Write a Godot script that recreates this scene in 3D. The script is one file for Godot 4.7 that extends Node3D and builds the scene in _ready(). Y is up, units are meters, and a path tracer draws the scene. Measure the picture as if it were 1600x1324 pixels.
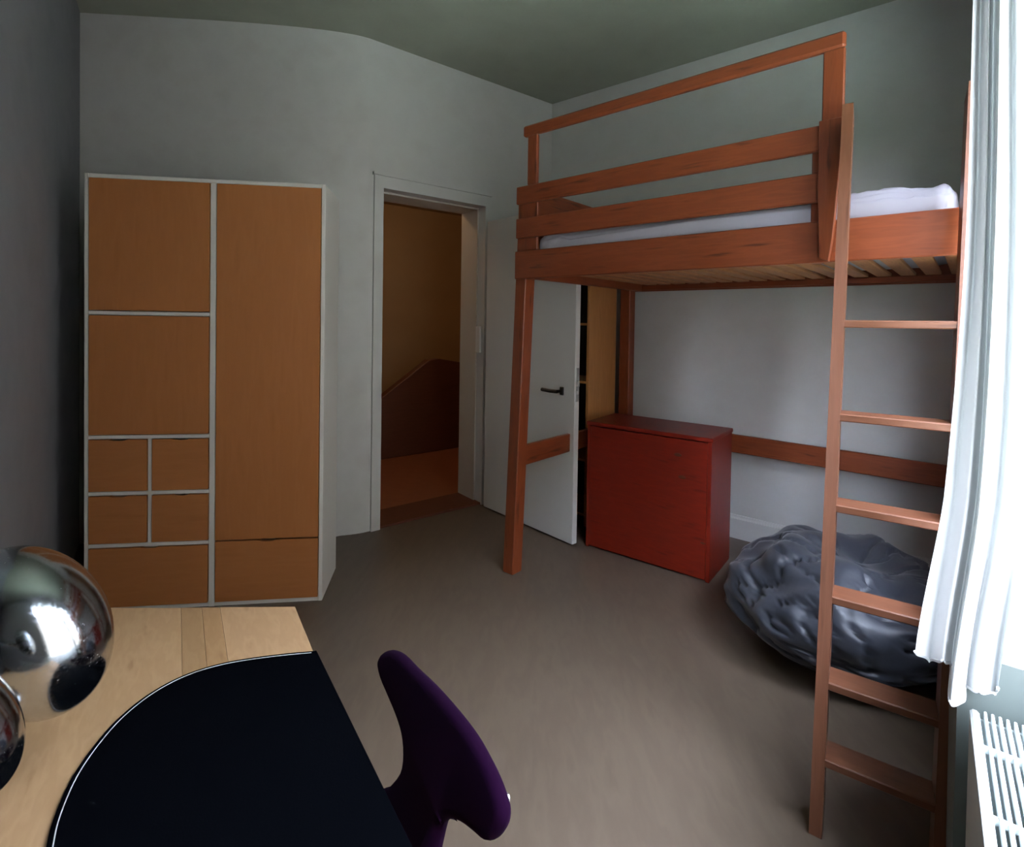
extends Node3D
# plan coordinates: x to the right, z forward from the photographer; Godot looks along -Z, so V() flips z

var used := {}
var mats := {}

func V(x: float, y: float, z: float) -> Vector3:
	return Vector3(x, y, -z)

func numbered(called: String) -> String:
	if not used.has(called):
		used[called] = 0
		return called
	used[called] += 1
	return "%s_%03d" % [called, used[called]]

func tag(o: Node, label := "", category := "", group := "", kind := "") -> void:
	if label != "": o.set_meta("label", label)
	if category != "": o.set_meta("category", category)
	if group != "": o.set_meta("group", group)
	if kind != "": o.set_meta("kind", kind)

func thing(called: String, label: String, category: String, at := Vector3.ZERO, turn := 0.0, group := "") -> Node3D:
	var o := Node3D.new()
	o.name = numbered(called)
	add_child(o)
	o.position = at
	o.rotation.y = turn
	tag(o, label, category, group)
	return o

func obj(called: String, st: SurfaceTool, m: Material, parent: Node = null, smooth := false) -> MeshInstance3D:
	if smooth: st.index()
	st.generate_normals()
	var o := MeshInstance3D.new()
	o.mesh = st.commit()
	o.mesh.surface_set_material(0, m)
	o.cast_shadow = GeometryInstance3D.SHADOW_CASTING_SETTING_ON
	if parent == null:
		o.name = numbered(called)
		add_child(o)
	else:
		o.name = called
		parent.add_child(o, true)
	return o

func struct(called: String, st: SurfaceTool, m: Material, label: String, category: String, parent: Node = null) -> MeshInstance3D:
	var o := obj(called, st, m, parent)
	if parent == null:
		tag(o, label, category, "", "structure")
	return o

func mb(smooth := false) -> SurfaceTool:
	var st := SurfaceTool.new()
	st.begin(Mesh.PRIMITIVE_TRIANGLES)
	st.set_smooth_group(0 if smooth else -1)
	return st

# ---- shapes -------------------------------------------------------------
func tri_out(st: SurfaceTool, a: Vector3, b: Vector3, c: Vector3, inside: Vector3) -> void:
	# front faces run clockwise seen from outside
	if (b - a).cross(c - a).dot((a + b + c) / 3.0 - inside) > 0.0:
		st.add_vertex(a); st.add_vertex(c); st.add_vertex(b)
	else:
		st.add_vertex(a); st.add_vertex(b); st.add_vertex(c)

func quad_out(st: SurfaceTool, a: Vector3, b: Vector3, c: Vector3, d: Vector3, inside: Vector3) -> void:
	tri_out(st, a, b, c, inside)
	tri_out(st, a, c, d, inside)

# chamfered box between two corners, under an optional transform
func bx(st: SurfaceTool, lo: Vector3, hi: Vector3, bev := 0.0, tf := Transform3D.IDENTITY) -> void:
	var c := (lo + hi) / 2.0
	var h := (hi - lo).abs() / 2.0
	bev = minf(bev, minf(h.x, minf(h.y, h.z)) * 0.7)
	var inside := tf * c
	var p := func(sx: float, sy: float, sz: float, ax: int) -> Vector3:
		var k := h - Vector3.ONE * bev
		k[ax] = h[ax]
		return tf * (c + Vector3(sx * k.x, sy * k.y, sz * k.z))
	for ax in 3:
		for s in [-1.0, 1.0]:
			var q: Array = []
			for e in [[-1.0, -1.0], [1.0, -1.0], [1.0, 1.0], [-1.0, 1.0]]:
				var v := Vector3.ZERO
				v[ax] = s
				v[(ax + 1) % 3] = e[0]
				v[(ax + 2) % 3] = e[1]
				q.append(p.call(v.x, v.y, v.z, ax))
			quad_out(st, q[0], q[1], q[2], q[3], inside)
	if bev <= 0.0: return
	for ax in 3:
		var a1 := (ax + 1) % 3
		var a2 := (ax + 2) % 3
		for s1 in [-1.0, 1.0]:
			for s2 in [-1.0, 1.0]:
				var va := Vector3.ZERO
				va[a1] = s1
				va[a2] = s2
				var v0 := va
				var v1 := va
				v0[ax] = -1.0
				v1[ax] = 1.0
				quad_out(st, p.call(v0.x, v0.y, v0.z, a1), p.call(v1.x, v1.y, v1.z, a1), p.call(v1.x, v1.y, v1.z, a2), p.call(v0.x, v0.y, v0.z, a2), inside)
	for sx in [-1.0, 1.0]:
		for sy in [-1.0, 1.0]:
			for sz in [-1.0, 1.0]:
				tri_out(st, p.call(sx, sy, sz, 0), p.call(sx, sy, sz, 1), p.call(sx, sy, sz, 2), inside)

func box(lo: Vector3, hi: Vector3, bev := 0.0, tf := Transform3D.IDENTITY) -> SurfaceTool:
	var st := mb()
	bx(st, lo, hi, bev, tf)
	return st

# a closed outline given in 2D, made into a plate: uv -> origin + ex*u + ey*v, thickness along n, rounded rim
func plate(st: SurfaceTool, pts: PackedVector2Array, origin: Vector3, ex: Vector3, ey: Vector3, n: Vector3, thick: float, rim := 0.0, rings := 1, bend := 0.0) -> void:
	if Geometry2D.is_polygon_clockwise(pts):
		pts = pts.duplicate()
		pts.reverse()
	var cnt := pts.size()
	var mid := Vector2.ZERO
	for q in pts: mid += q / cnt
	var prof: Array = []            # (inset, height)
	if rim > 0.0:
		for k in rings + 1:
			var t := float(k) / rings * PI / 2.0
			prof.append(Vector2(rim * (1.0 - sin(t)), thick / 2.0 - rim * (1.0 - cos(t)) if false else -thick / 2.0 + rim * (1.0 - cos(t))))
		for k in rings + 1:
			var t := float(k) / rings * PI / 2.0
			prof.append(Vector2(rim * (1.0 - cos(t)), thick / 2.0 - rim * (1.0 - sin(t))))
	else:
		prof = [Vector2(0, -thick / 2.0), Vector2(0, thick / 2.0)]
	var nor: PackedVector2Array = []
	for i in cnt:
		var d := (pts[(i + 1) % cnt] - pts[(i + cnt - 1) % cnt]).normalized()
		nor.append(Vector2(d.y, -d.x))
	var loops: Array = []
	for pr in prof:
		var l: PackedVector3Array = []
		for i in cnt:
			var q: Vector2 = pts[i] - nor[i] * pr.x
			l.append(origin + ex * q.x + ey * q.y + n * (pr.y + bend * (q.x - mid.x) * (q.x - mid.x)))
		loops.append(l)
	var flip := ex.cross(ey).dot(n) < 0.0
	for k in loops.size() - 1:
		for i in cnt:
			var j := (i + 1) % cnt
			var a: Vector3 = loops[k][i]
			var b: Vector3 = loops[k][j]
			var c: Vector3 = loops[k + 1][j]
			var d: Vector3 = loops[k + 1][i]
			for v in ([a, b, c, a, c, d] if flip else [a, c, b, a, d, c]): st.add_vertex(v)
	var inner: PackedVector2Array = []
	for i in cnt: inner.append(pts[i] - nor[i] * prof[0].x)
	var ix := Geometry2D.triangulate_polygon(inner)
	for side in 2:
		var l: PackedVector3Array = loops[0] if side == 0 else loops[-1]
		for k in range(0, ix.size(), 3):
			var a := l[ix[k]]
			var b := l[ix[k + 1]]
			var c := l[ix[k + 2]]
			var up := n if side == 1 else -n
			if (b - a).cross(c - a).dot(up) > 0.0:
				st.add_vertex(a); st.add_vertex(c); st.add_vertex(b)
			else:
				st.add_vertex(a); st.add_vertex(b); st.add_vertex(c)

func smooth_line(pts: PackedVector2Array, steps: int, closed := true) -> PackedVector2Array:
	var r: PackedVector2Array = []
	var n := pts.size()
	for i in (n if closed else n - 1):
		var a := pts[(i + n - 1) % n] if closed or i > 0 else pts[i]
		var b := pts[i]
		var c := pts[(i + 1) % n]
		var d := pts[(i + 2) % n] if closed or i + 2 < n else c
		for k in steps:
			r.append(b.cubic_interpolate(c, a, d, float(k) / steps))
	if not closed: r.append(pts[n - 1])
	return r

# round bar through a list of points
func tube(st: SurfaceTool, pts: PackedVector3Array, r: float, sides := 10, flat := 1.0) -> void:
	var loops: Array = []
	var n := pts.size()
	for i in n:
		var d := (pts[mini(i + 1, n - 1)] - pts[maxi(i - 1, 0)]).normalized()
		var u := d.cross(Vector3.UP if absf(d.y) < 0.9 else Vector3.RIGHT).normalized()
		var w := u.cross(d)
		var l: PackedVector3Array = []
		for k in sides:
			var t := TAU * k / sides
			l.append(pts[i] + u * cos(t) * r + w * sin(t) * r * flat)
		loops.append(l)
	for i in n - 1:
		var mid := (pts[i] + pts[i + 1]) / 2.0
		for k in sides:
			quad_out(st, loops[i][k], loops[i + 1][k], loops[i + 1][(k + 1) % sides], loops[i][(k + 1) % sides], mid)
	for e in [0, n - 1]:
		var into := pts[1] if e == 0 else pts[n - 2]
		for k in sides:
			tri_out(st, pts[e], loops[e][k], loops[e][(k + 1) % sides], into)

# turned profile (radius, height) round an axis
func lathe(st: SurfaceTool, prof: PackedVector2Array, tf: Transform3D, sides := 32) -> void:
	for i in prof.size() - 1:
		for k in sides:
			var a := TAU * k / sides
			var b := TAU * (k + 1) / sides
			var p0 := prof[i]
			var p1 := prof[i + 1]
			var q := [Vector3(p0.x * cos(a), p0.y, p0.x * sin(a)), Vector3(p0.x * cos(b), p0.y, p0.x * sin(b)), Vector3(p1.x * cos(b), p1.y, p1.x * sin(b)), Vector3(p1.x * cos(a), p1.y, p1.x * sin(a))]
			var ids := [0, 2, 1, 0, 3, 2]
			if p0.x < 1e-6: ids = [0, 3, 2]
			elif p1.x < 1e-6: ids = [0, 2, 1]
			for j in ids: st.add_vertex(tf * q[j])

# ---- materials ------------------------------------------------------------
func noise_tex(seed_: int, freq: float, ramp: Array, size := 256, octaves := 4, warp := 0.0, bump := 0.0) -> NoiseTexture2D:
	var n := FastNoiseLite.new()
	n.seed = seed_
	n.noise_type = FastNoiseLite.TYPE_SIMPLEX_SMOOTH
	n.frequency = freq
	n.fractal_octaves = octaves
	if warp > 0.0:
		n.domain_warp_enabled = true
		n.domain_warp_amplitude = warp
		n.domain_warp_frequency = freq * 0.7
	var t := NoiseTexture2D.new()
	t.width = size
	t.height = size
	t.seamless = true
	t.noise = n
	if bump > 0.0:
		t.as_normal_map = true
		t.bump_strength = bump
	else:
		var g := Gradient.new()
		var offs: PackedFloat32Array = []
		var cols: PackedColorArray = []
		for i in ramp.size():
			offs.append(float(i) / (ramp.size() - 1))
			cols.append(ramp[i])
		g.offsets = offs
		g.colors = cols
		t.color_ramp = g
	return t

func rgb(r: float, g: float, b: float) -> Color:
	return Color(r / 255.0, g / 255.0, b / 255.0)

func plain(c: Color, rough := 0.6, metal := 0.0) -> StandardMaterial3D:
	var m := StandardMaterial3D.new()
	m.albedo_color = c
	m.roughness = rough
	m.metallic = metal
	return m

func textured(tex: Texture2D, scale: Vector3, rough := 0.6, world := false) -> StandardMaterial3D:
	var m := StandardMaterial3D.new()
	m.albedo_texture = tex
	m.roughness = rough
	m.uv1_triplanar = true
	m.uv1_world_triplanar = world
	m.uv1_scale = scale
	m.uv1_triplanar_sharpness = 4.0
	return m

# wood with its grain along one axis of the part's own frame
func wood(seed_: int, dark: Color, mid: Color, light: Color, axis: int, rough := 0.5, fine := 7.0, along := 0.55) -> StandardMaterial3D:
	var key := "%d" % seed_
	if not mats.has(key):
		mats[key] = noise_tex(seed_, 0.012, [dark, mid, light, mid, light.lerp(mid, 0.5), dark.lerp(mid, 0.6)], 512, 4, 18.0)
	var s := Vector3.ONE * fine
	s[axis] = along
	return textured(mats[key], s, rough)

func make_materials() -> void:
	mats.wall = textured(noise_tex(3, 0.02, [rgb(196, 194, 190), rgb(204, 203, 200), rgb(198, 197, 194)], 256), Vector3.ONE * 0.6, 0.85, true)
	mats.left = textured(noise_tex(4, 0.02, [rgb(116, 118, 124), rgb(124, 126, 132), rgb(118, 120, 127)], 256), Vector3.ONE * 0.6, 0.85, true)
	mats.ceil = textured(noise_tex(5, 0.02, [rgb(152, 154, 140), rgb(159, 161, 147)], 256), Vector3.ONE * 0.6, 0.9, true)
	mats.floor = textured(noise_tex(6, 0.015, [rgb(92, 78, 65), rgb(101, 87, 73), rgb(95, 81, 68), rgb(104, 90, 76)], 512, 5, 20.0), Vector3(1.2, 1.2, 0.35), 0.42, true)
	mats.white = plain(rgb(214, 212, 206), 0.5)
	mats.door = plain(rgb(212, 210, 206), 0.45)
	mats.skirt = plain(rgb(216, 215, 212), 0.4)
	mats.frame = plain(rgb(196, 188, 176), 0.5)
	mats.hall_wall = textured(noise_tex(8, 0.02, [rgb(176, 146, 104), rgb(186, 156, 114)], 128), Vector3.ONE * 0.6, 0.85, true)
	mats.hall_floor = wood(9, rgb(112, 64, 42), rgb(142, 84, 58), rgb(156, 96, 66), 0, 0.35)
	mats.hall_panel = wood(10, rgb(70, 36, 24), rgb(92, 50, 34), rgb(104, 58, 40), 0, 0.5)
	mats.black = plain(rgb(16, 15, 15), 0.4)
	mats.gap = plain(rgb(30, 26, 24), 0.8)
	mats.steel = plain(rgb(200, 198, 194), 0.3, 1.0)
	# pine of the bed and ladder, three directions of grain
	for ax in 3:
		mats["pine%d" % ax] = wood(20, rgb(80, 32, 14), rgb(128, 60, 30), rgb(138, 68, 36), ax, 0.42, 3.6, 0.4)
		mats["ladder%d" % ax] = wood(22, rgb(84, 46, 28), rgb(112, 68, 46), rgb(119, 74, 52), ax, 0.42, 5.0, 0.4)
		mats["red%d" % ax] = wood(24, rgb(96, 18, 5), rgb(120, 26, 8), rgb(128, 30, 10), ax, 0.4, 4.0, 0.5)
		mats["oak%d" % ax] = wood(26, rgb(170, 108, 61), rgb(176, 113, 65), rgb(180, 117, 69), ax, 0.3, 2.0, 0.25)
		mats["shelf%d" % ax] = wood(28, rgb(176, 116, 62), rgb(188, 128, 72), rgb(196, 136, 80), ax, 0.5, 3.0, 0.3)
		mats["desk%d" % ax] = wood(30, rgb(158, 122, 86), rgb(174, 140, 102), rgb(181, 148, 110), ax, 0.5, 4.5, 1.1)
	mats.slat = wood(32, rgb(150, 96, 58), rgb(176, 118, 76), rgb(186, 128, 84), 2, 0.6)
	mats.sheet = plain(rgb(168, 164, 174), 0.85)
	mats.sheet.rim_enabled = true
	mats.sheet.rim = 0.2
	mats.leather = plain(rgb(5, 6, 9), 0.6)
	mats.leather.metallic_specular = 0.05
	mats.leather.normal_enabled = true
	mats.leather.normal_texture = noise_tex(40, 0.08, [], 256, 3, 0.0, 1.5)
	mats.leather.uv1_triplanar = true
	mats.leather.uv1_scale = Vector3.ONE * 12.0
	mats.leather.normal_scale = 0.25
	mats.thread = plain(rgb(196, 198, 198), 0.7)
	mats.purple = plain(rgb(24, 5, 27), 0.95)
	mats.purple.rim_enabled = true
	mats.purple.metallic_specular = 0.1
	mats.purple.rim = 0.5
	mats.purple.rim_tint = 0.8
	mats.bean = textured(noise_tex(42, 0.03, [rgb(46, 48, 55), rgb(55, 57, 65), rgb(49, 51, 59)], 256), Vector3.ONE * 3.0, 0.45)
	mats.bean.rim_enabled = true
	mats.bean.rim = 0.3
	mats.chrome = plain(rgb(176, 180, 184), 0.1, 1.0)
	mats.chrome.roughness_texture = noise_tex(44, 0.09, [Color(0.06, 0.06, 0.06), Color(0.1, 0.1, 0.1), Color(0.2, 0.2, 0.2), Color(0.42, 0.42, 0.42)], 512, 5)
	mats.chrome.roughness = 1.0
	mats.chrome.uv1_triplanar = true
	mats.chrome.uv1_scale = Vector3.ONE * 5.0
	mats.curtain = plain(rgb(222, 221, 220), 0.9)
	mats.curtain.backlight_enabled = true
	mats.curtain.backlight = Color(0.45, 0.47, 0.47)
	mats.curtain.cull_mode = BaseMaterial3D.CULL_DISABLED
	mats.radiator = plain(rgb(226, 232, 230), 0.3)
	mats.glass = plain(Color(0.95, 0.98, 1.0, 0.06), 0.02)
	mats.glass.transparency = BaseMaterial3D.TRANSPARENCY_ALPHA
	mats.foliage = textured(noise_tex(51, 0.05, [rgb(90, 83, 73), rgb(117, 108, 98), rgb(102, 95, 86)], 256), Vector3.ONE * 0.5, 0.9, true)
	mats.casing = plain(rgb(104, 112, 107), 0.6)
	mats.glow = plain(rgb(240, 220, 190), 0.4)
	mats.glow.emission_enabled = true
	mats.glow.emission = rgb(255, 214, 160)
	mats.glow.emission_energy_multiplier = 0.6
	mats.lawn = textured(noise_tex(50, 0.03, [rgb(192, 204, 180), rgb(204, 216, 192), rgb(197, 209, 185)], 256), Vector3.ONE * 0.2, 0.95, true)

# ---- walls ---------------------------------------------------------------
# p to q in plan, the room on the right-hand side when walking from p to q reversed by side; thickness grows outward
func wall_seg(st: SurfaceTool, p: Vector2, q: Vector2, out: Vector2, t: float, y0: float, y1: float, e0 := 0.0, e1 := 0.0) -> void:
	var d := (q - p).normalized()
	p -= d * e0
	q += d * e1
	var pts := [p, q, q + out * t, p + out * t]
	var c: Vector2 = (pts[0] + pts[2]) / 2.0
	var inside := V(c.x, (y0 + y1) / 2.0, c.y)
	var lo: Array = []
	var hi: Array = []
	for v in pts:
		lo.append(V(v.x, y0, v.y))
		hi.append(V(v.x, y1, v.y))
	quad_out(st, lo[0], lo[1], lo[2], lo[3], inside)
	quad_out(st, hi[0], hi[1], hi[2], hi[3], inside)
	for i in 4:
		var j := (i + 1) % 4
		quad_out(st, lo[i], lo[j], hi[j], hi[i], inside)

func at(p: Vector2, d: Vector2, s: float, n := Vector2.ZERO, k := 0.0) -> Vector2:
	return p + d * s + n * k

func cross_of(p: Vector2, d: Vector2, q: Vector2, e: Vector2) -> Vector2:
	return Geometry2D.line_intersects_line(p, d, q, e)

const CEIL := 3.05
var L := Vector2(-2.49, 3.04)
var K := Vector2(-1.05, 3.15)
var R := Vector2(0.29, 4.2)
var BW: Vector2
var WL: Vector2
var LM := Vector2(-1.34, 1.305)
var wd := Vector2(0.618, 0.786)        # along the window wall, away from the photographer
var wn := Vector2(0.786, -0.618)       # out of the room through the window
var da := Vector2(0.787, 0.617)        # along the door wall
var dm := Vector2(-0.617, 0.787)       # out through the door
var room: PackedVector2Array

func _ready() -> void:
	# --- camera
	var cam := Camera3D.new()
	cam.name = "camera"
	var cp := cos(0.0174)
	var sp := sin(0.0174)
	var cr := cos(0.0155)
	var sr := sin(0.0155)
	var fw := Vector3(0, -sp, cp)
	var up0 := Vector3(0, cp, sp)
	var rt := Vector3.RIGHT * cr + up0 * sr
	var upv := up0 * cr - Vector3.RIGHT * sr
	cam.transform = Transform3D(Basis(V(rt.x, rt.y, rt.z), V(upv.x, upv.y, upv.z), -V(fw.x, fw.y, fw.z)), V(0, 1.325, 0))
	cam.projection = Camera3D.PROJECTION_FRUSTUM
	cam.near = 0.05
	cam.far = 60.0
	cam.size = 1324.0 / 825.26 * 0.05
	cam.frustum_offset = Vector2(0, -(662.0 - 517.78) / 825.26 * 0.05)
	add_child(cam)
	cam.current = true
	# --- sky, exposure
	var we := WorldEnvironment.new()
	we.name = "environment"
	var env := Environment.new()
	env.background_mode = Environment.BG_SKY
	var sky := Sky.new()
	var sm := ProceduralSkyMaterial.new()
	sm.sky_top_color = rgb(200, 212, 234)
	sm.sky_horizon_color = rgb(226, 232, 240)
	sm.ground_bottom_color = rgb(104, 116, 86)
	sm.ground_horizon_color = rgb(150, 160, 140)
	sm.sky_energy_multiplier = 5.0
	sm.ground_energy_multiplier = 2.6
	sm.sun_angle_max = 1.0
	sky.sky_material = sm
	env.sky = sky
	env.ambient_light_source = Environment.AMBIENT_SOURCE_SKY
	env.tonemap_mode = Environment.TONE_MAPPER_LINEAR
	env.tonemap_exposure = 1.55
	env.sdfgi_enabled = true
	env.ssao_enabled = true
	env.ssil_enabled = true
	we.environment = env
	add_child(we)

	make_materials()
	build_room()
	build_hall()
	build_garden()
	build_wardrobe()
	build_bed()
	build_mattress()
	build_chest()
	build_bookcase()
	build_bean_bag()
	build_ladder()
	build_curtain()
	build_radiator()
	build_desk()
	build_mat()
	build_chair()
	build_lamp()

func build_room() -> void:
	var w0 := wn * 0.2                                  # the window wall's inner face
	BW = cross_of(R, Vector2(0.775, -0.632), w0, wd)
	var ld2 := Vector2(0.13, -0.99)
	WL = cross_of(LM, ld2, w0, wd)
	room = PackedVector2Array([L, K + Vector2(0, 0.05), R, BW, WL, LM])
	var st := mb()
	plate(st, room, V(0, -0.05, 0), Vector3.RIGHT, Vector3.FORWARD, Vector3.UP, 0.1)
	struct("floor", st, mats.floor, "smooth pale beige floor between the wardrobe, the bed and the desk", "floor")
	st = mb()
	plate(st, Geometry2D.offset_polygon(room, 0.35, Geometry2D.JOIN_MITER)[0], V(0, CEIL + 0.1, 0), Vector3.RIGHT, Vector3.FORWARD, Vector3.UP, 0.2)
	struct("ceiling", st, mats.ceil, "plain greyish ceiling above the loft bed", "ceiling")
	# wall behind the wardrobe
	st = mb()
	var d := (K - L).normalized()
	var o := Vector2(-d.y, d.x)
	# it bends gently into the door wall
	var b0 := L.lerp(K, 0.4)
	var b2 := at(K, da, 0.2)
	wall_seg(st, L, b0, o, 0.12, -0.1, CEIL, 0.12, 0.0)
	var bend: PackedVector2Array = []
	for k in 17:
		var t := k / 16.0
		bend.append(b0.lerp(K, t).lerp(K.lerp(b2, t), t))
	for k in 16:
		var bd := (bend[k + 1] - bend[k]).normalized()
		var bo := Vector2(-bd.y, bd.x)
		st.set_smooth_group(-1)
		wall_seg(st, bend[k] + bo * 0.006, bend[k + 1] + bo * 0.006, bo, 0.12, -0.1, CEIL, 0.0, 0.004)
		st.set_smooth_group(1)
		var q0 := V(bend[k].x, -0.1, bend[k].y)
		var q1 := V(bend[k + 1].x, -0.1, bend[k + 1].y)
		var uu := Vector3(0, CEIL + 0.1, 0)
		quad_out(st, q0, q1, q1 + uu, q0 + uu, (q0 + q1) / 2.0 + V(bo.x, 1.5, bo.y))
	st.set_smooth_group(-1)
	struct("wall_back", st, mats.wall, "plain off-white wall behind the wood-fronted wardrobe", "wall")
	# door wall with its opening
	st = mb()
	var len := (R - K).length()
	var a0 := 0.287
	var a1 := 1.065
	var top := 2.15
	wall_seg(st, at(K, da, 0.2), at(K, da, a0), dm, 0.28, -0.1, CEIL)
	wall_seg(st, at(K, da, a1), R, dm, 0.28, -0.1, CEIL, 0.0, 0.12)
	wall_seg(st, at(K, da, a0), at(K, da, a1), dm, 0.28, top, CEIL)
	struct("wall_door", st, mats.wall, "off-white wall holding the open doorway to the hall", "wall")
	# right-hand wall behind the bed
	st = mb()
	d = (BW - R).normalized()
	wall_seg(st, R, BW, Vector2(-d.y, d.x), 0.12, -0.1, CEIL, 0.12, 0.12)
	struct("wall_bed", st, mats.wall, "pale grey wall along the back of the loft bed", "wall")
	# its baseboard
	st = mb()
	wall_seg(st, at(R, d, 0.02), at(BW, d, -0.02), Vector2(d.y, -d.x), 0.016, 0.0, 0.13)
	wall_seg(st, at(R, d, 0.02), at(BW, d, -0.02), Vector2(d.y, -d.x), 0.024, 0.112, 0.126)
	wall_seg(st, at(R, d, 0.02), at(BW, d, -0.02), Vector2(d.y, -d.x), 0.01, 0.13, 0.145)
	struct("baseboard_bed", st, mats.skirt, "white profiled baseboard on the wall under the loft bed", "baseboard")
	# left wall in two faces
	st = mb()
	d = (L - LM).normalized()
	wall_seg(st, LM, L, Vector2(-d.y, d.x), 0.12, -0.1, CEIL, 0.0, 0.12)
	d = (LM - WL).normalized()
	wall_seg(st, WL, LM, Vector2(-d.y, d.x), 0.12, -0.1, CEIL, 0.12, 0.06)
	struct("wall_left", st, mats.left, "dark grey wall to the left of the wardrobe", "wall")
	# window wall: opening from t0 to t1
	var t0 := 0.2
	var t1 := 2.3
	var y0 := 0.64
	var y1 := 2.4
	st = mb()
	wall_seg(st, WL, at(w0, wd, t0), wn, 0.16, -0.1, CEIL, 0.12, 0.0)
	wall_seg(st, at(w0, wd, t1), BW, wn, 0.16, -0.1, CEIL, 0.0, 0.12)
	wall_seg(st, at(w0, wd, t0), at(w0, wd, t1), wn, 0.16, -0.1, y0)
	wall_seg(st, at(w0, wd, t0), at(w0, wd, t1), wn, 0.16, y1, CEIL)
	struct("wall_window", st, mats.wall, "white wall with the window above the radiator", "wall")
	var win := thing("window_1", "white wooden window behind the white curtain", "window")
	tag(win, "", "", "", "structure")
	st = mb()
	for s in [t0, t0 + 1.02, t1 - 0.06]:
		wall_seg(st, at(w0, wd, s, wn, 0.1), at(w0, wd, s + 0.06, wn, 0.1), wn, 0.05, y0, y1)
	wall_seg(st, at(w0, wd, t0, wn, 0.1), at(w0, wd, t1, wn, 0.1), wn, 0.05, y0, y0 + 0.06)
	wall_seg(st, at(w0, wd, t0, wn, 0.1), at(w0, wd, t1, wn, 0.1), wn, 0.05, y1 - 0.06, y1)
	obj("window_frame", st, mats.white, win)
	for s in [t0 + 0.06, t0 + 1.08]:
		st = mb()
		var e := minf(s + 0.96, t1 - 0.06)
		wall_seg(st, at(w0, wd, s, wn, 0.123), at(w0, wd, e, wn, 0.123), wn, 0.004, y0 + 0.06, y1 - 0.06)
		obj("pane", st, mats.glass, win)
	st = mb()
	wall_seg(st, at(w0, wd, t0, wn, 0.0), at(w0, wd, t1, wn, 0.0), wn, 0.1, y0 - 0.03, y0 + 0.006)
	obj("window_sill", st, mats.white, win)
	# boxed-in pipes beside the radiator
	st = mb()
	wall_seg(st, at(wn * 0.062, wd, 1.34), at(wn * 0.062, wd, 1.95), wn, 0.138, 0.0, 0.70)
	struct("trim_1", st, mats.casing, "grey-white boxed-in casing at the wall beyond the radiator", "casing")
	# door frame and the opened leaf
	var fr := thing("trim_2", "white frame round the open doorway", "door frame")
	tag(fr, "", "", "", "structure")
	st = mb()
	wall_seg(st, at(K, da, a0 - 0.06, dm, -0.016), at(K, da, a0, dm, -0.016), dm, 0.016, 0.0, top)
	obj("side_casing", st, mats.wall, fr)
	st = mb()
	wall_seg(st, at(K, da, a1, dm, -0.016), at(K, da, a1 + 0.04, dm, -0.016), dm, 0.016, 0.0, top)
	obj("side_casing", st, mats.wall, fr)
	st = mb()
	wall_seg(st, at(K, da, a0 - 0.06, dm, -0.016), at(K, da, a1 + 0.04, dm, -0.016), dm, 0.016, top, top + 0.075)
	wall_seg(st, at(K, da, a0 - 0.07, dm, -0.026), at(K, da, a1 + 0.05, dm, -0.026), dm, 0.026, top + 0.075, top + 0.09)
	obj("head_casing", st, mats.wall, fr)
	st = mb()
	wall_seg(st, at(K, da, a1 - 0.012, dm, 0.07), at(K, da, a1, dm, 0.07), dm, 0.21, 0.0, top)
	wall_seg(st, at(K, da, a0, dm, 0.07), at(K, da, a0 + 0.012, dm, 0.07), dm, 0.21, 0.0, top)
	wall_seg(st, at(K, da, a0, dm, 0.07), at(K, da, a1, dm, 0.07), dm, 0.21, top - 0.012, top)
	obj("jamb_lining", st, mats.frame, fr)
	st = mb()
	wall_seg(st, at(K, da, a1 - 0.016, dm, 0.015), at(K, da, a1 - 0.001, dm, 0.015), dm, 0.05, 1.1, 1.29)
	obj("strike_plate", st, mats.skirt, fr)
	st = mb()
	wall_seg(st, at(K, da, a0, dm, 0.0), at(K, da, a1, dm, 0.0), dm, 0.28, -0.05, 0.014)
	obj("threshold", st, mats.hall_panel, fr)
	var hinge := Vector2(-0.185, 3.735)
	var free := Vector2(0.375, 3.10)
	var dd := (free - hinge).normalized()
	var wide := (free - hinge).length()
	var door := thing("door_1", "white door leaf standing open into the room behind the bed post", "door", V(hinge.x, 0, hinge.y), atan2(dd.y, dd.x))
	tag(door, "", "", "", "structure")
	obj("door_leaf", box(Vector3(0, 0.012, -0.04), Vector3(wide, 2.03, 0.0), 0.003), mats.door, door)
	st = mb()
	bx(st, Vector3(wide - 0.115, 0.89, 0.0), Vector3(wide - 0.085, 0.94, 0.012), 0.004)
	tube(st, PackedVector3Array([Vector3(wide - 0.1, 0.915, 0.008), Vector3(wide - 0.1, 0.915, 0.05)]), 0.009, 10)
	tube(st, PackedVector3Array([Vector3(wide - 0.095, 0.915, 0.05), Vector3(wide - 0.15, 0.913, 0.055), Vector3(wide - 0.225, 0.915, 0.05)]), 0.011, 10)
	var h := obj("door_handle", st, mats.black, door)
	tag(h, "black lever handle")
	st = mb()
	bx(st, Vector3(wide, 0.86, -0.034), Vector3(wide + 0.004, 1.06, -0.006), 0.001)
	bx(st, Vector3(wide, 0.95, -0.028), Vector3(wide + 0.014, 0.985, -0.012), 0.002)
	bx(st, Vector3(wide, 0.90, -0.026), Vector3(wide + 0.009, 0.925, -0.014), 0.002)
	obj("latch", st, mats.steel, door)

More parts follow.
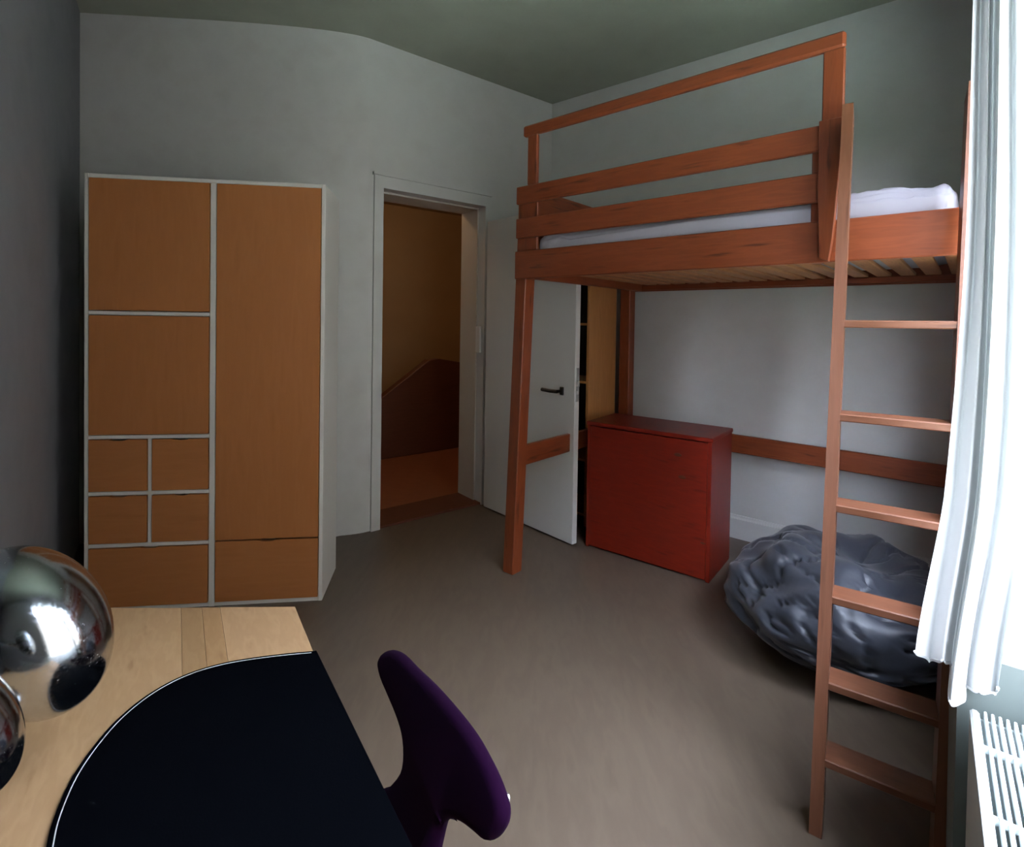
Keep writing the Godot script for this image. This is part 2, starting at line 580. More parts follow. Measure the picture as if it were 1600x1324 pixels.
func build_hall() -> void:
	var st := mb()
	var h0 := 0.12
	var h1 := 2.9
	var deep := 2.75
	var c := func(s: float, k: float) -> Vector2: return at(K, da, s, dm, k)
	plate(st, PackedVector2Array([c.call(h0, 0.285), c.call(h1, 0.285), c.call(h1, deep), c.call(h0, deep)]), V(0, -0.05, 0), Vector3.RIGHT, Vector3.FORWARD, Vector3.UP, 0.1)
	struct("floor_hall", st, mats.hall_floor, "reddish-brown wooden hall floor seen through the doorway", "floor")
	st = mb()
	plate(st, PackedVector2Array([c.call(h0 - 0.1, 0.285), c.call(h1 + 0.1, 0.285), c.call(h1 + 0.1, deep + 0.1), c.call(h0 - 0.1, deep + 0.1)]), V(0, 2.75, 0), Vector3.RIGHT, Vector3.FORWARD, Vector3.UP, 0.1)
	struct("ceiling_hall", st, mats.hall_wall, "dim ceiling of the hall beyond the doorway", "ceiling")
	st = mb()
	wall_seg(st, c.call(h0, deep), c.call(h1, deep), dm, 0.1, -0.1, 2.8, 0.1, 0.1)
	hall_light(c.call(0.75, 0.9))
	struct("wall_hall", st, mats.hall_wall, "dim beige-brown hall wall seen through the doorway", "wall")
	st = mb()
	wall_seg(st, c.call(h0, 0.2), c.call(h0, deep), -da, 0.1, -0.1, 2.8)
	wall_seg(st, c.call(h1, 0.2), c.call(h1, deep), da, 0.1, -0.1, 2.8)
	wall_seg(st, c.call(1.5, 0.29), c.call(h1, 0.29), -dm, 0.1, -0.1, 2.8)
	struct("wall_hall_side", st, mats.hall_wall, "end walls of the hall out of sight beside the doorway", "wall")
	st = mb()
	var o := V(K.x, 0, K.y) + V(dm.x, 0, dm.y) * 1.6
	plate(st, PackedVector2Array([Vector2(0.3, 0.0), Vector2(0.3, 0.16), Vector2(0.97, 0.57), Vector2(1.5, 0.93), Vector2(1.62, 0.94), Vector2(2.3, 0.82), Vector2(2.3, 0.0)]), o, V(da.x, 0, da.y), Vector3.UP, V(dm.x, 0, dm.y), 0.1, 0.006)
	var s := struct("stair_parapet", st, mats.hall_panel, "dark brown stair side panel with sloping top edge in the hall", "stair panel")
	s.set_meta("kind", "thing")

func hall_light(p: Vector2) -> void:
	var root := thing("hall_lamp", "small warm ceiling lamp in the hall, out of sight above the doorway", "lamp", V(p.x, 2.7, p.y))
	var st := mb(true)
	var pr: PackedVector2Array = []
	for k in 17:
		var a := PI * k / 16.0
		pr.append(Vector2(sin(a) * 0.09, -0.09 + cos(a) * 0.07))
	lathe(st, pr, Transform3D.IDENTITY, 24)
	obj("globe", st, mats.glow, root, true)
	st = mb()
	bx(st, Vector3(-0.05, -0.022, -0.05), Vector3(0.05, 0.0, 0.05), 0.004)
	obj("ceiling_plate", st, mats.white, root)
	var l := OmniLight3D.new()
	l.name = "hall_bulb"
	l.position = Vector3(0, -0.09, 0)
	l.light_color = Color(1.0, 0.86, 0.7)
	l.light_energy = 0.16
	l.light_size = 0.06
	l.omni_range = 8.0
	l.omni_attenuation = 2.0
	l.shadow_enabled = true
	root.add_child(l)

func build_garden() -> void:
	var o := wn * 0.5 + wd * 1.0
	var st := mb()
	wall_seg(st, at(o, wd, -16.0), at(o, wd, 16.0), wn, 22.0, -3.2, -3.0)
	struct("ground", st, mats.lawn, "pale gravel and grass of the garden outside the window, out of sight", "lawn")
	var n := FastNoiseLite.new()
	n.seed = 61
	n.frequency = 0.35
	n.fractal_octaves = 4
	st = mb(true)
	soft_grid(st, 120, 28, func(u: float, v: float) -> Vector3:
		# a long rounded bank of foliage: u along the garden's end, v over its cross-section
		var s := lerpf(-13.0, 13.0, u)
		var a := PI * v
		var k := 8.2 - cos(a) * 1.6
		var y := -3.0 + pow(sin(a), 0.6) * 12.6
		var q := at(o, wd, s, wn, k)
		var d := n.get_noise_3d(s * 2.0, y * 2.0, k * 2.0)
		q = at(o, wd, s, wn, k + d * 0.8)
		return V(q.x, maxf(-3.0, y + d * 1.2), q.y), false)
	var h := obj("hedge", st, mats.foliage, null, true)
	tag(h, "tall green hedge at the end of the garden, out of sight", "hedge", "", "stuff")

func build_wardrobe() -> void:
	var W := 1.02
	var H := 1.95
	var D := 0.33
	var root := thing("wardrobe", "tall white wardrobe with plain light wood doors and drawers", "wardrobe", V(-1.885, 0, 2.325), 0.135)
	var st := mb()
	var t := 0.018
	bx(st, Vector3(0, 0, -D), Vector3(t, H, 0), 0.002)
	bx(st, Vector3(W - t, 0, -D), Vector3(W, H, 0), 0.002)
	bx(st, Vector3(0.519, 0, -D), Vector3(0.545, H - t, 0), 0.002)
	bx(st, Vector3(t, H - t, -D), Vector3(W - t, H, 0), 0.002)
	bx(st, Vector3(t, 0, -D), Vector3(W - t, H - t, -D + 0.012), 0.0)
	for y in [1.338, 0.785, 0.532, 0.298]:
		bx(st, Vector3(t, y - 0.008, -D + 0.012), Vector3(0.519, y + 0.008, 0.0), 0.001)
	bx(st, Vector3(0.262, 0.306, -D + 0.012), Vector3(0.278, 0.777, 0.0), 0.001)
	bx(st, Vector3(t, 0.0, -D + 0.012), Vector3(W - t, 0.02, -0.005), 0.0)
	obj("body", st, mats.white, root)
	var fronts := [["door", 0.022, 0.516, 1.350, 1.930], ["door", 0.022, 0.516, 0.797, 1.327],
		["drawer", 0.022, 0.259, 0.544, 0.774], ["drawer", 0.281, 0.516, 0.544, 0.774],
		["drawer", 0.022, 0.259, 0.310, 0.521], ["drawer", 0.281, 0.516, 0.310, 0.521],
		["drawer", 0.022, 0.516, 0.022, 0.287],
		["door", 0.549, 1.000, 0.307, 1.930], ["drawer", 0.549, 1.000, 0.022, 0.299]]
	for i in fronts.size():
		var f: Array = fronts[i]
		var cut: bool = f[0] == "drawer"
		# drawer fronts carry a shallow finger cut-out in the top edge
		var pts: PackedVector2Array = [Vector2(f[1], f[3]), Vector2(f[2], f[3]), Vector2(f[2], f[4])]
		if cut:
			var m: float = (f[1] + f[2]) / 2.0
			for k in 7:
				var a := PI * k / 6.0
				pts.append(Vector2(m + cos(a) * 0.035, f[4] - sin(a) * 0.006))
		pts.append(Vector2(f[1], f[4]))
		st = mb()
		plate(st, pts, Vector3(0, 0, -0.004), Vector3.RIGHT, Vector3.UP, Vector3.BACK, 0.018, 0.0)
		obj(f[0], st, mats.oak1 if f[0] == "door" else mats.oak0, root)

func build_bed() -> void:
	var bw := 1.247
	var root := thing("loft_bed", "orange-brown pine loft bed with guard rails on tall posts", "loft bed", V(0.0075, 0, 2.718), -0.7174)
	var P := func(called: String, lo: Vector3, hi: Vector3, ax: int, bev := 0.004) -> MeshInstance3D:
		return obj(called, box(Vector3(lo.x, lo.y, -hi.z), Vector3(hi.x, hi.y, -lo.z), bev), mats["pine%d" % ax], root)
	# posts: (s, t)
	# the front post is splayed a little towards its foot
	obj("post", box(Vector3(-0.07, 0, -0.097), Vector3(0.0, 2.0, -0.022), 0.004, Transform3D(Basis(Vector3.RIGHT, Vector3(0.038, 1, 0), Vector3.BACK), Vector3.ZERO)), mats.pine1, root)
	P.call("post", Vector3(-0.05, 0, bw - 0.075), Vector3(0.025, 1.69, bw), 1)
	P.call("post", Vector3(1.772, 0, 0.035), Vector3(1.84, 1.95, 0.105), 1)
	P.call("corner_board", Vector3(0.0, 1.69, 0.0222), Vector3(0.128, 2.0, 0.04), 1)
	P.call("post", Vector3(1.747, 0, bw - 0.075), Vector3(1.822, 1.95, bw), 1)
	# long boards
	P.call("side_board", Vector3(0.0, 1.5454, 0.0), Vector3(1.747, 1.6865, 0.022), 0)
	P.call("side_board", Vector3(0.026, 1.5454, bw - 0.022), Vector3(1.747, 1.6865, bw), 0)
	P.call("end_board", Vector3(0.066, 1.5454, 0.023), Vector3(0.088, 1.6865, bw - 0.023), 2)
	P.call("end_board", Vector3(1.765, 1.5454, 0.075), Vector3(1.789, 1.6865, bw - 0.075), 2)
	P.call("end_board", Vector3(0.08, 1.70, 0.041), Vector3(0.1, 2.0, bw - 0.01), 2)
	P.call("end_board", Vector3(1.765, 1.72, 0.075), Vector3(1.789, 1.86, bw - 0.075), 2)
	# guard rails on the ladder side
	P.call("guard_rail", Vector3(0.004, 1.7525, 0.0), Vector3(1.372, 1.8525, 0.022), 0)
	P.call("guard_rail", Vector3(0.004, 1.9264, 0.0), Vector3(1.372, 2.0144, 0.022), 0)
	P.call("top_rail", Vector3(0.045, 2.2608, -0.004), Vector3(1.44, 2.3144, 0.026), 0, 0.008)
	P.call("rail_support", Vector3(0.075, 2.0144, 0.0), Vector3(0.135, 2.2608, 0.022), 1)
	P.call("rail_support", Vector3(1.376, 2.0, 0.0), Vector3(1.44, 2.2608, 0.022), 1)
	P.call("guard_end_post", Vector3(1.345, 1.5454, 0.022), Vector3(1.385, 2.0144, 0.06), 1)
	# tapered board that closes the guard
	var st := mb()
	plate(st, PackedVector2Array([Vector2(1.373, 2.02), Vector2(1.373, 1.80), Vector2(1.382, 1.558), Vector2(1.412, 1.545), Vector2(1.422, 1.62), Vector2(1.443, 1.93), Vector2(1.446, 2.02)]), Vector3(0, 0, 0.012), Vector3.RIGHT, Vector3.UP, Vector3.BACK, 0.024, 0.003)
	obj("tapered_board", st, mats.pine1, root)
	# lower stretchers
	P.call("stretcher", Vector3(-0.03, 0.5592, 0.097), Vector3(-0.006, 0.6673, bw - 0.075), 2)
	P.call("stretcher", Vector3(0.025, 0.5592, bw - 0.024), Vector3(1.747, 0.6673, bw), 0)
	P.call("stretcher", Vector3(1.772, 0.5592, 0.075), Vector3(1.796, 0.6673, bw - 0.075), 2)
	# slats across, and the ledges they lie on
	P.call("slat_ledge", Vector3(0.09, 1.553, 0.022), Vector3(1.74, 1.585, 0.045), 0)
	P.call("slat_ledge", Vector3(0.09, 1.553, bw - 0.045), Vector3(1.74, 1.585, bw - 0.022), 0)
	for k in 17:
		var s := 0.13 + k * 0.098
		obj("slat", box(Vector3(s, 1.585, -(bw - 0.023)), Vector3(s + 0.062, 1.603, -0.023), 0.003), mats.slat, root)

func soft_grid(st: SurfaceTool, nu: int, nv: int, f: Callable, wrap_u := true) -> void:
	var pts: Array = []
	for j in nv + 1:
		var row: PackedVector3Array = []
		for i in nu + 1:
			row.append(f.call(float(i % nu if wrap_u else i) / nu, float(j) / nv))
		pts.append(row)
	for j in nv:
		for i in nu:
			var a: Vector3 = pts[j][i]
			var b: Vector3 = pts[j][i + 1]
			var c: Vector3 = pts[j + 1][i + 1]
			var d: Vector3 = pts[j + 1][i]
			for v in [a, b, c]: st.add_vertex(v)
			for v in [a, c, d]: st.add_vertex(v)

func build_mattress() -> void:
	var root := thing("mattress", "white sheeted mattress lying on the loft bed", "mattress", V(0.0075, 0, 2.718), -0.7174)
	var n := FastNoiseLite.new()
	n.seed = 7
	n.frequency = 3.0
	var n2 := FastNoiseLite.new()
	n2.seed = 8
	n2.frequency = 9.0
	var st := mb(true)
	var lo := Vector3(0.1, 1.604, 0.026)
	var hi := Vector3(1.738, 1.80, 1.16)
	soft_grid(st, 160, 40, func(u: float, v: float) -> Vector3:
		# round the rim of a cushion: u runs round the plan outline, v from underside centre to top centre
		var a := TAU * u
		var e := 0.1
		var c := Vector2(signf(cos(a)) * pow(absf(cos(a)), e), signf(sin(a)) * pow(absf(sin(a)), e))
		var b := -PI / 2.0 + PI * v
		var r := pow(maxf(cos(b), 0.0), 0.16)
		var y := signf(sin(b)) * pow(absf(sin(b)), 0.7)
		var p := Vector3((lo.x + hi.x) / 2.0 + c.x * r * (hi.x - lo.x) / 2.0, (lo.y + hi.y) / 2.0 + y * (hi.y - lo.y) / 2.0, (lo.z + hi.z) / 2.0 + c.y * r * (hi.z - lo.z) / 2.0)
		var w := clampf((p.y - lo.y) / 0.06, 0.0, 1.0)
		p.y += (n.get_noise_3d(p.x, p.y * 2.0, p.z) * 0.034 + n2.get_noise_3d(p.x * 0.5, p.y * 3.0, p.z) * 0.016) * w
		p.z += maxf(0.0, n2.get_noise_3d(p.x * 0.6, p.y * 5.0, p.z * 2.0)) * 0.012 * r
		return Vector3(p.x, p.y, -p.z))
	obj("fitted_sheet", st, mats.sheet, root, true)

func build_chest() -> void:
	var w := 0.72
	var d := 0.367
	var h := 0.746
	var root := thing("chest", "low reddish-brown pine cabinet standing under the loft bed", "cabinet", V(0.4577, 0, 3.1218), -0.6542)
	var st := mb()
	bx(st, Vector3(0, 0, -d), Vector3(0.02, h - 0.022, -0.0), 0.002)
	bx(st, Vector3(w - 0.02, 0, -d), Vector3(w, h - 0.022, 0.0), 0.002)
	bx(st, Vector3(0.02, 0, -d), Vector3(w - 0.02, h - 0.022, -d + 0.012))
	bx(st, Vector3(0.02, 0.0, -d + 0.012), Vector3(w - 0.02, 0.03, -0.02))
	obj("body", st, mats.red1, root)
	obj("top", box(Vector3(-0.006, h - 0.022, -d), Vector3(w + 0.006, h, 0.006), 0.004), mats.red0, root)
	obj("front_panel", box(Vector3(0.021, 0.012, -0.018), Vector3(w - 0.021, h - 0.028, 0.002), 0.002), mats.red0, root)
	for q in [Vector3(0.545, 0.635, 0.012), Vector3(0.57, 0.52, 0.012), Vector3(0.685, 0.2, 0.008)]:
		st = mb(true)
		var pr: PackedVector2Array = []
		for k in 9:
			var a := PI / 2.0 * k / 8.0
			pr.append(Vector2(q.z * cos(a), 0.0022 + 0.0012 * sin(a)))
		lathe(st, pr, Transform3D(Basis(Vector3(1, 0, 0), PI / 2.0).scaled(Vector3(1.7, 0.8, 1)), Vector3(q.x, q.y, 0.0)), 14)
		obj("knot", st, mats.hall_panel, root, true)

func build_bookcase() -> void:
	var root := thing("bookcase", "tall wooden bookcase in the corner behind the open door", "bookcase", V(0.50, 0, 3.41), -0.7174)
	var h := 1.7
	var w := 0.5
	var d := 0.34
	obj("side_panel", box(Vector3(-0.02, 0, -d), Vector3(0, h, 0), 0.002), mats.shelf1, root)
	obj("side_panel", box(Vector3(-w, 0, -d), Vector3(-w + 0.02, h, 0), 0.002), mats.shelf1, root)
	obj("back_panel", box(Vector3(-w + 0.02, 0, -d), Vector3(-0.02, h, -d + 0.01)), mats.gap, root)
	obj("top", box(Vector3(-w + 0.02, h - 0.02, -d + 0.01), Vector3(-0.02, h, 0), 0.001), mats.shelf0, root)
	for y in [0.06, 0.42, 0.93, 1.31]:
		obj("shelf", box(Vector3(-w + 0.02, y, -d + 0.01), Vector3(-0.02, y + 0.016, -0.01), 0.001), mats.shelf0, root)

func build_bean_bag() -> void:
	var root := thing("bean_bag", "dark grey slumped bean bag on the floor behind the ladder", "bean bag", V(1.37, 0, 2.17), 0.3)
	var n := FastNoiseLite.new()
	n.seed = 21
	n.frequency = 1.3
	n.fractal_octaves = 2
	var n2 := FastNoiseLite.new()
	n2.seed = 22
	n2.frequency = 1.9
	n2.fractal_octaves = 1
	var st := mb(true)
	soft_grid(st, 128, 72, func(u: float, v: float) -> Vector3:
		var a := TAU * u
		var b := -PI / 2.0 + PI * v
		var r := pow(maxf(cos(b), 0.0), 0.75)
		var y := sin(b)
		var dir := Vector3(cos(a) * r, y, sin(a) * r)
		var p := Vector3(dir.x * 0.44, 0.0, dir.z * 0.42)
		p.y = 0.18 + (y * 0.17 if y < 0.0 else y * 0.25)
		p.y = maxf(p.y, 0.0)
		# dented crown and creases
		p.y -= 0.07 * exp(-pow(Vector2(p.x - 0.12, p.z - 0.05).length() / 0.16, 2.0)) * clampf(y, 0.0, 1.0)
		var k := 1.0 - absf(n2.get_noise_3d(dir.x * 1.2, dir.y * 1.6, dir.z * 1.2)) * 2.0
		var amp := clampf(p.y / 0.06, 0.0, 1.0)
		var s := 1.0 + n.get_noise_3dv(dir) * 0.13 - maxf(0.0, k - 0.72) * 0.22 * amp
		return Vector3(p.x * s, 0.002 + p.y * (1.0 + (s - 1.0) * amp), p.z * s))
	obj("cover", st, mats.bean, root, true)

func build_ladder() -> void:
	# left stringer foot and head, right stringer offset
	var base := Vector3(0.832, 0.0, 1.385)
	var head := Vector3(1.07, 2.0, 1.710)
	var ang := -0.60
	var wdir := Vector3(cos(ang), 0, sin(ang))
	var wide := 0.252
	var wide_top := 0.305
	var root := thing("ladder", "orange-brown wooden ladder leaning against the front of the loft bed", "ladder", V(base.x, 0, base.z), ang)
	# local frame: x along the treads, y up, z towards the viewer
	var inv := root.transform.affine_inverse()
	var hl := inv * V(head.x, head.y, head.z)
	var sdir := hl.normalized()
	var xs := Vector3(1, 0, 0)
	var nrm := xs.cross(sdir).normalized()
	for k in 2:
		var o := Vector3(k * wide, 0, 0)
		var ht := hl + Vector3(k * (wide_top - wide), 0, 0)
		var st := mb()
		# the feet are cut level with the floor
		var hw := 0.042
		var th := 0.03
		var lo: Array = []
		var hi: Array = []
		for e in [[-0.5, -1.0], [0.5, -1.0], [0.5, 1.0], [-0.5, 1.0]]:
			var off := Vector3(e[0] * th, 0, e[1] * hw)
			lo.append(o + off)
			hi.append(o + ht + off + Vector3(0, 0.03 if e[1] > 0 else 0.0, 0))
		var inside := o + hl / 2.0
		quad_out(st, lo[0], lo[1], lo[2], lo[3], inside)
		quad_out(st, hi[0], hi[1], hi[2], hi[3], inside)
		for i in 4: quad_out(st, lo[i], lo[(i + 1) % 4], hi[(i + 1) % 4], hi[i], inside)
		obj("stringer", st, mats.ladder1, root)
	for y in [0.175, 0.36, 0.575, 0.815, 1.065, 1.335]:
		var c: Vector3 = hl * (y / hl.y)
		var wy := lerpf(wide, wide_top, y / hl.y)
		obj("tread", box(Vector3(c.x + 0.012, y - 0.011, c.z - 0.042), Vector3(c.x + wy - 0.012, y + 0.011, c.z + 0.042), 0.003), mats.ladder0, root)

func build_curtain() -> void:
	var cols := [
		[0.794, 0.794, 0.793, 0.769, 0.726, 0.746, 0.93], [0.840, 0.842, 0.844, 0.820, 0.784, 0.704, 0.97], [0.809, 0.813, 0.818, 0.803, 0.768, 0.740, 0.92],
		[0.862, 0.866, 0.872, 0.863, 0.825, 0.693, 0.97], [0.802, 0.804, 0.808, 0.796, 0.757, 0.685, 0.89], [0.838, 0.842, 0.850, 0.840, 0.806, 0.665, 0.92],
		[0.878, 0.886, 0.898, 0.889, 0.840, 0.666, 0.955], [0.850, 0.859, 0.876, 0.869, 0.824, 0.692, 0.91], [0.917, 0.924, 0.935, 0.931, 0.894, 0.654, 0.955], [0.950, 0.945, 0.938, 0.922, 0.866, 0.690, 0.92]]
	var ys := [2.72, 1.9, 1.456, 1.025]
	var root := thing("curtain", "sheer white curtain hanging in folds above the radiator", "curtain")
	var nr := 40
	var nc := (cols.size() - 1) * 8
	var rows: Array = []
	for j in nr + 1:
		var line: PackedVector2Array = []
		var hy: PackedFloat32Array = []
		for c in cols:
			var f := 4.0 * j / nr
			var i := mini(int(f), 3)
			var t := f - i
			var xs: Array = c.slice(0, 5)
			var yl: Array = ys + [c[5]]
			line.append(Vector2(cubic_interpolate(xs[i], xs[i + 1], xs[maxi(i - 1, 0)], xs[mini(i + 2, 4)], t), c[6]))
			hy.append(lerpf(yl[i], yl[i + 1], t))
		var sm := smooth_line(line, 8, false)
		var row: PackedVector3Array = []
		for k in sm.size():
			var f2 := k / 8.0
			var i2 := mini(int(f2), hy.size() - 2)
			row.append(V(sm[k].x, lerpf(hy[i2], hy[i2 + 1], f2 - i2), sm[k].y))
		rows.append(row)
	var st := mb(true)
	for j in nr:
		for i in nc:
			var a: Vector3 = rows[j][i]
			var b: Vector3 = rows[j][i + 1]
			var c: Vector3 = rows[j + 1][i + 1]
			var d: Vector3 = rows[j + 1][i]
			for v in [a, b, c, a, c, d]: st.add_vertex(v)
	obj("cloth", st, mats.curtain, root, true)
	st = mb()
	var hem: PackedVector3Array = rows[nr]
	for k in hem.size(): hem[k].y += 0.004
	tube(st, hem, 0.0025, 6)
	obj("hem", st, mats.curtain, root)
	st = mb()
	var q := wn * 0.11
	tube(st, PackedVector3Array([V(q.x + wd.x * 1.6, 2.75, q.y + wd.y * 1.6), V(q.x - wd.x * 1.3, 2.75, q.y - wd.y * 1.3)]), 0.012, 10)
	tag(obj("curtain_rod", st, mats.white), "white curtain rod above the window", "curtain rod")

func build_radiator() -> void:
	var e := wn * 0.078
	var t1 := 1.303
	var t0 := -0.6
	var o := e + wd * t0
	var len := t1 - t0
	var root := thing("radiator", "white panel radiator with a slatted top grille under the window", "radiator", V(o.x, 0.0, o.y), atan2(wd.y, wd.x))
	# local: x along the wall, z towards the room
	var top := 0.62
	var dep := 0.105
	obj("front_panel", box(Vector3(0, 0.12, 0.0), Vector3(len, top - 0.002, 0.014), 0.004), mats.radiator, root)
	obj("back_panel", box(Vector3(0, 0.12, dep - 0.01), Vector3(len, top - 0.01, dep), 0.003), mats.radiator, root)
	obj("end_panel", box(Vector3(len - 0.006, 0.13, 0.014), Vector3(len, top - 0.016, dep - 0.01), 0.001), mats.radiator, root)
	for k in 8:
		var z := 0.024 + k * 0.0102
		obj("grille_slat", box(Vector3(0.0, top - 0.016, z - 0.0042), Vector3(len, top, z), 0.001), mats.radiator, root)
	var x := len - 0.105
	while x > 0.1:
		obj("cross_bar", box(Vector3(x - 0.004, top - 0.013, 0.012), Vector3(x + 0.004, top - 0.003, dep - 0.008), 0.001), mats.radiator, root)
		x -= 0.165
	for s in [0.25, len - 0.3]:
		obj("foot_bracket", box(Vector3(s, 0.0, 0.03), Vector3(s + 0.03, 0.125, dep - 0.02), 0.002), mats.radiator, root)

func build_desk() -> void:
	var e := Vector2(0.54, -0.84)
	var far := [Vector2(-1.15, 1.035), Vector2(-0.905, 1.045), Vector2(-0.657, 1.052), Vector2(-0.6165, 1.054), Vector2(-0.581, 1.056), Vector2(-0.432, 1.063)]
	var near_l := Vector2(-0.60, 0.17)
	var near_r := Vector2(0.100, 0.225)
	var root := thing("desk", "light wooden plank desk carrying the black writing mat", "desk", V(-0.5, 0, 0.62))
	var org := Vector2(-0.5, 0.62)
	var tw := atan2(e.y, e.x)
	for i in 5:
		var a: Vector2 = far[i]
		var b: Vector2 = far[i + 1]
		var gap := 0.0001
		var dirr := (b - a).normalized()
		a += dirr * gap
		b -= dirr * gap
		var fa: float = (far[i].x - far[0].x) / (far[5].x - far[0].x)
		var fb: float = (far[i + 1].x - far[0].x) / (far[5].x - far[0].x)
		var c: Vector2 = near_l.lerp(near_r, fb) - dirr * gap
		var d: Vector2 = near_l.lerp(near_r, fa) + dirr * gap
		# each plank keeps its own frame so that the grain runs along it
		var pts: PackedVector2Array = []
		for q in [a, b, c, d]:
			pts.append((q - org).rotated(-tw) + Vector2(0, i * 0.0))
		var st := mb()
		plate(st, pts, Vector3(0, 0.72, 0), Vector3.RIGHT, Vector3.FORWARD, Vector3.UP, 0.04, 0.0007)
		var m: StandardMaterial3D = mats.desk0.duplicate()
		m.uv1_offset = Vector3(i * 0.37, 0.0, i * 0.61)
		m.albedo_color = [rgb(255, 255, 255), rgb(250, 246, 242), rgb(226, 218, 208), rgb(232, 222, 210), rgb(252, 246, 244)][i]
		var o := obj("plank", st, m, root)
		o.rotation.y = tw
	var corners := [far[0].lerp(near_l, 0.08) + Vector2(0.07, 0), far[5].lerp(near_r, 0.08) - Vector2(0.08, 0), near_r.lerp(far[5], 0.08) - Vector2(0.07, 0), near_l.lerp(far[0], 0.08) + Vector2(0.07, 0)]
	for q in corners:
		var p: Vector2 = q - org
		obj("leg", box(V(p.x - 0.025, 0, p.y - 0.025), V(p.x + 0.025, 0.70, p.y + 0.025), 0.004), mats.desk1, root)
	for i in 4:
		var p: Vector2 = corners[i] - org
		var q: Vector2 = corners[(i + 1) % 4] - org
		var d := (q - p).normalized()
		var st := mb()
		wall_seg(st, p + d * 0.035, q - d * 0.035, Vector2(-d.y, d.x), 0.02, 0.63, 0.70)
		obj("apron", st, mats.desk0, root)

func build_mat() -> void:
	var arc := PackedVector2Array([Vector2(-0.3333, 0.9154), Vector2(-0.3905, 0.9051), Vector2(-0.4492, 0.8898), Vector2(-0.4848, 0.8754), Vector2(-0.5155, 0.8553), Vector2(-0.5391, 0.8272), Vector2(-0.5544, 0.7913), Vector2(-0.5604, 0.7475), Vector2(-0.5563, 0.7019), Vector2(-0.5463, 0.6588), Vector2(-0.5321, 0.6232), Vector2(-0.5158, 0.5912), Vector2(-0.4998, 0.5666), Vector2(-0.4827, 0.5426), Vector2(-0.4560, 0.510), Vector2(-0.410, 0.470), Vector2(-0.350, 0.437), Vector2(-0.28, 0.417), Vector2(-0.2, 0.41), Vector2(-0.1, 0.415), Vector2(0.0, 0.425)])
	var sm := smooth_line(arc, 5, false)
	var root := thing("desk_mat", "black rounded leather writing mat with pale stitched edge on the desk", "desk mat")
	var st := mb()
	plate(st, sm, Vector3(0, 0.7425, 0), Vector3.RIGHT, Vector3.FORWARD, Vector3.UP, 0.004, 0.0015, 2)
	obj("pad", st, mats.leather, root)
	var line: PackedVector3Array = []
	for i in range(1, sm.size() - 1):
		var d := (sm[i + 1] - sm[i - 1]).normalized()
		var q := sm[i] + Vector2(-d.y, d.x) * 0.006
		line.append(V(q.x, 0.7447, q.y))
	st = mb()
	tube(st, line, 0.0007, 6, 0.6)
	obj("stitching", st, mats.thread, root)

func build_chair() -> void:
	var root := thing("chair", "dark purple upholstered chair with a winged backrest at the desk", "chair")
	var e := Vector3(0.541, 0, -0.841)
	var o := Vector3(0.841, 0, 0.541)
	var tl := deg_to_rad(20.0)
	var up := o * sin(tl) + Vector3(0, cos(tl), 0)
	var n := o * cos(tl) - Vector3(0, sin(tl), 0)
	var p0 := Vector3(-0.1571, 0.74, 0.6427) + o * 0.1
	var G := func(v: Vector3) -> Vector3: return V(v.x, v.y, v.z)
	var pts := PackedVector2Array(CHAIR)
	var st := mb(true)
	plate(st, smooth_line(pts, 3), G.call(p0), G.call(e), G.call(up), G.call(n), 0.024, 0.011, 4)
	obj("backrest", st, mats.purple, root)
	# seat under the desk
	st = mb(true)
	var c := p0 + e * -0.06 - o * 0.30
	var seat: PackedVector2Array = []
	for k in 40:
		var a := TAU * k / 40.0
		seat.append(Vector2(signf(cos(a)) * pow(absf(cos(a)), 0.7) * 0.2, signf(sin(a)) * pow(absf(sin(a)), 0.7) * 0.19))
	plate(st, seat, G.call(Vector3(c.x, 0.445, c.z)), G.call(e), G.call(o), Vector3.UP, 0.026, 0.011, 4)
	obj("seat", st, mats.purple, root)
	# the neck that joins seat and back
	st = mb(true)
	var nk: PackedVector3Array = []
	var b0 := p0 + e * -0.055 + up * -0.24
	for k in 9:
		var t := k / 8.0
		var q := (b0).lerp(Vector3(c.x, 0.445, c.z) + o * 0.12, t)
		q.y -= sin(PI * t) * 0.03
		nk.append(G.call(q))
	tube(st, nk, 0.055, 14, 0.22)
	obj("neck", st, mats.purple, root)
	for s in [[-1.0, -1.0], [1.0, -1.0], [1.0, 1.0], [-1.0, 1.0]]:
		st = mb()
		var a: Vector3 = Vector3(c.x, 0.432, c.z) + e * s[0] * 0.07 + o * s[1] * 0.05
		var b: Vector3 = Vector3(c.x, 0.0, c.z) + e * s[0] * 0.22 + o * s[1] * 0.2
		tube(st, PackedVector3Array([G.call(a), G.call(a.lerp(b, 0.12) + Vector3(0, 0.03, 0)), G.call(b + Vector3(0, 0.008, 0))]), 0.008, 10)
		obj("leg", st, mats.steel, root)
	st = mb()
	var k0 := p0 + e * 0.106 + up * 0.024 + n * 0.010
	tube(st, PackedVector3Array([G.call(k0), G.call(k0 + n * 0.0045)]), 0.006, 10)
	obj("stud", st, mats.steel, root)

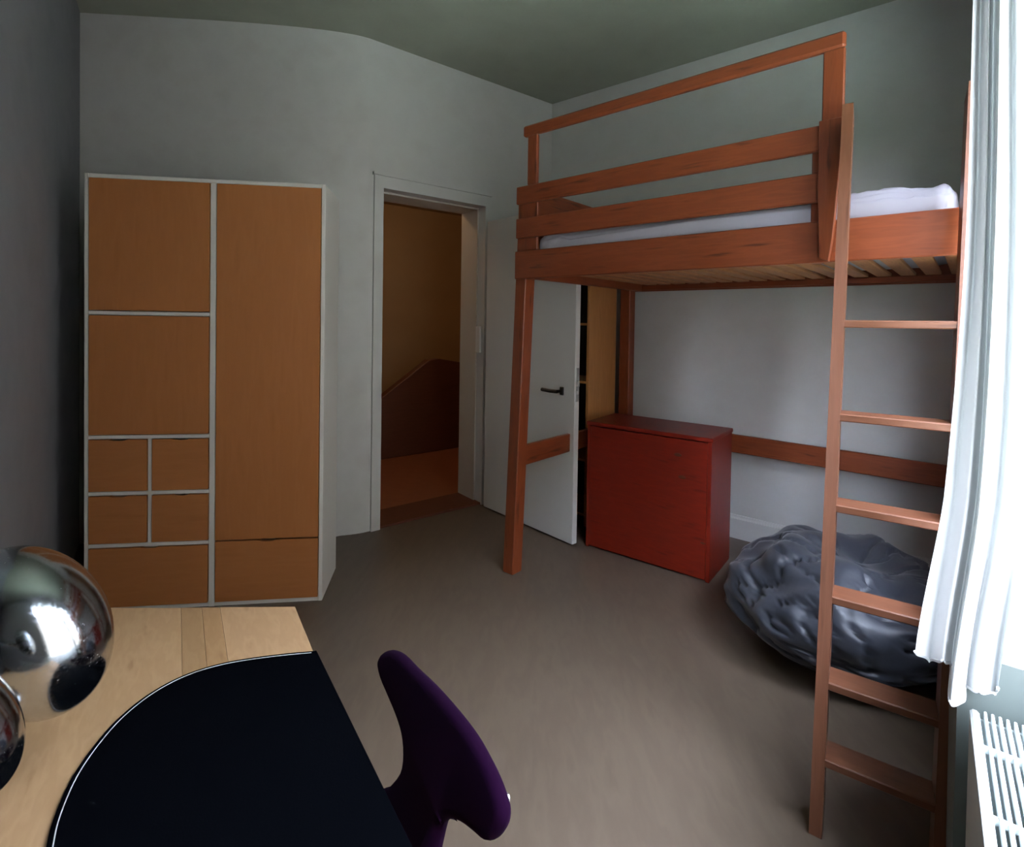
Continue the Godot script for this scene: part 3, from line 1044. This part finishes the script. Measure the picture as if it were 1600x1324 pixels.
const CHAIR := [Vector2(-0.135, -0.26), Vector2(-0.132, -0.14), Vector2(-0.111, -0.11), Vector2(-0.094, -0.079), Vector2(-0.1, -0.061), Vector2(-0.12, -0.047), Vector2(-0.152, -0.039), Vector2(-0.194, -0.034), Vector2(-0.236, -0.029), Vector2(-0.26, -0.019), Vector2(-0.26, 0), Vector2(-0.236, 0.019), Vector2(-0.201, 0.03), Vector2(-0.152, 0.036), Vector2(-0.085, 0.045), Vector2(-0.021, 0.05), Vector2(0.03, 0.051), Vector2(0.066, 0.047), Vector2(0.092, 0.042), Vector2(0.112, 0.035), Vector2(0.125, 0.027), Vector2(0.129, 0.013), Vector2(0.122, -0.005), Vector2(0.109, -0.017), Vector2(0.087, -0.024), Vector2(0.061, -0.033), Vector2(0.039, -0.045), Vector2(0.026, -0.059), Vector2(0.025, -0.071), Vector2(0.03, -0.26)]

func build_lamp() -> void:
	var org := Vector3(-0.63, 0.74, 0.43)
	var root := thing("table_lamp", "chrome table lamp with two shiny globe shades on the desk", "lamp", V(org.x, org.y, org.z))
	var st := mb(true)
	lathe(st, PackedVector2Array([Vector2(0, 0.016), Vector2(0.06, 0.015), Vector2(0.078, 0.011), Vector2(0.084, 0.004), Vector2(0.082, 0.0), Vector2(0, 0.0)]), Transform3D.IDENTITY, 40)
	obj("base", st, mats.chrome, root, true)
	st = mb()
	tube(st, PackedVector3Array([Vector3(0, 0.012, 0), Vector3(0, 0.34, 0)]), 0.008, 14)
	obj("stem", st, mats.chrome, root)
	# each shade is a flattened globe, open at the side turned to the wall: centre, radius, opening, short axis, flattening
	var shades := [[Vector3(-0.5583, 0.9544, 0.614), 0.103, Vector3(-0.6143, -0.4078, 0.6756), Vector3(-0.5737, -0.3571, -0.7371), 0.683],
		[Vector3(-0.425, 1.005, 0.40), 0.0595, Vector3(-0.6385, -0.4811, 0.6007), Vector3(-0.4902, -0.3475, -0.7993), 0.609]]
	for g in shades:
		var c := V(g[0].x - org.x, g[0].y - org.y, g[0].z - org.z)
		var r: float = g[1]
		var ax := -V(g[2].x, g[2].y, g[2].z)
		var bz := V(g[3].x, g[3].y, g[3].z)
		var tf := Transform3D(Basis(ax.cross(bz), ax, bz * g[4]), c)
		var prof: PackedVector2Array = []
		for k in 37:
			var a := PI * 0.8 * k / 36.0
			prof.append(Vector2(sin(a) * r, cos(a) * r))
		for k in 37:
			var a := PI * 0.8 * (36 - k) / 36.0
			prof.append(Vector2(sin(a) * (r - 0.002), cos(a) * (r - 0.002)))
		prof[0] = Vector2(0, r)
		prof[73] = Vector2(0, r - 0.002)
		st = mb(true)
		lathe(st, prof, tf, 64)
		var sh := obj("shade", st, mats.chrome, root, true)
		st = mb(true)
		var bp: PackedVector2Array = []
		for k in 13:
			var a := PI * k / 12.0
			bp.append(Vector2(sin(a) * r * 0.28, cos(a) * r * 0.28))
		lathe(st, bp, Transform3D(tf.basis.orthonormalized(), c), 20)
		obj("bulb", st, mats.sheet, sh, true)
		var knee := Vector3(0, clampf(c.y, 0.2, 0.33), 0)
		st = mb()
		tube(st, PackedVector3Array([knee, c - ax * r * 0.6]), 0.006, 12)
		obj("arm", st, mats.chrome, root)
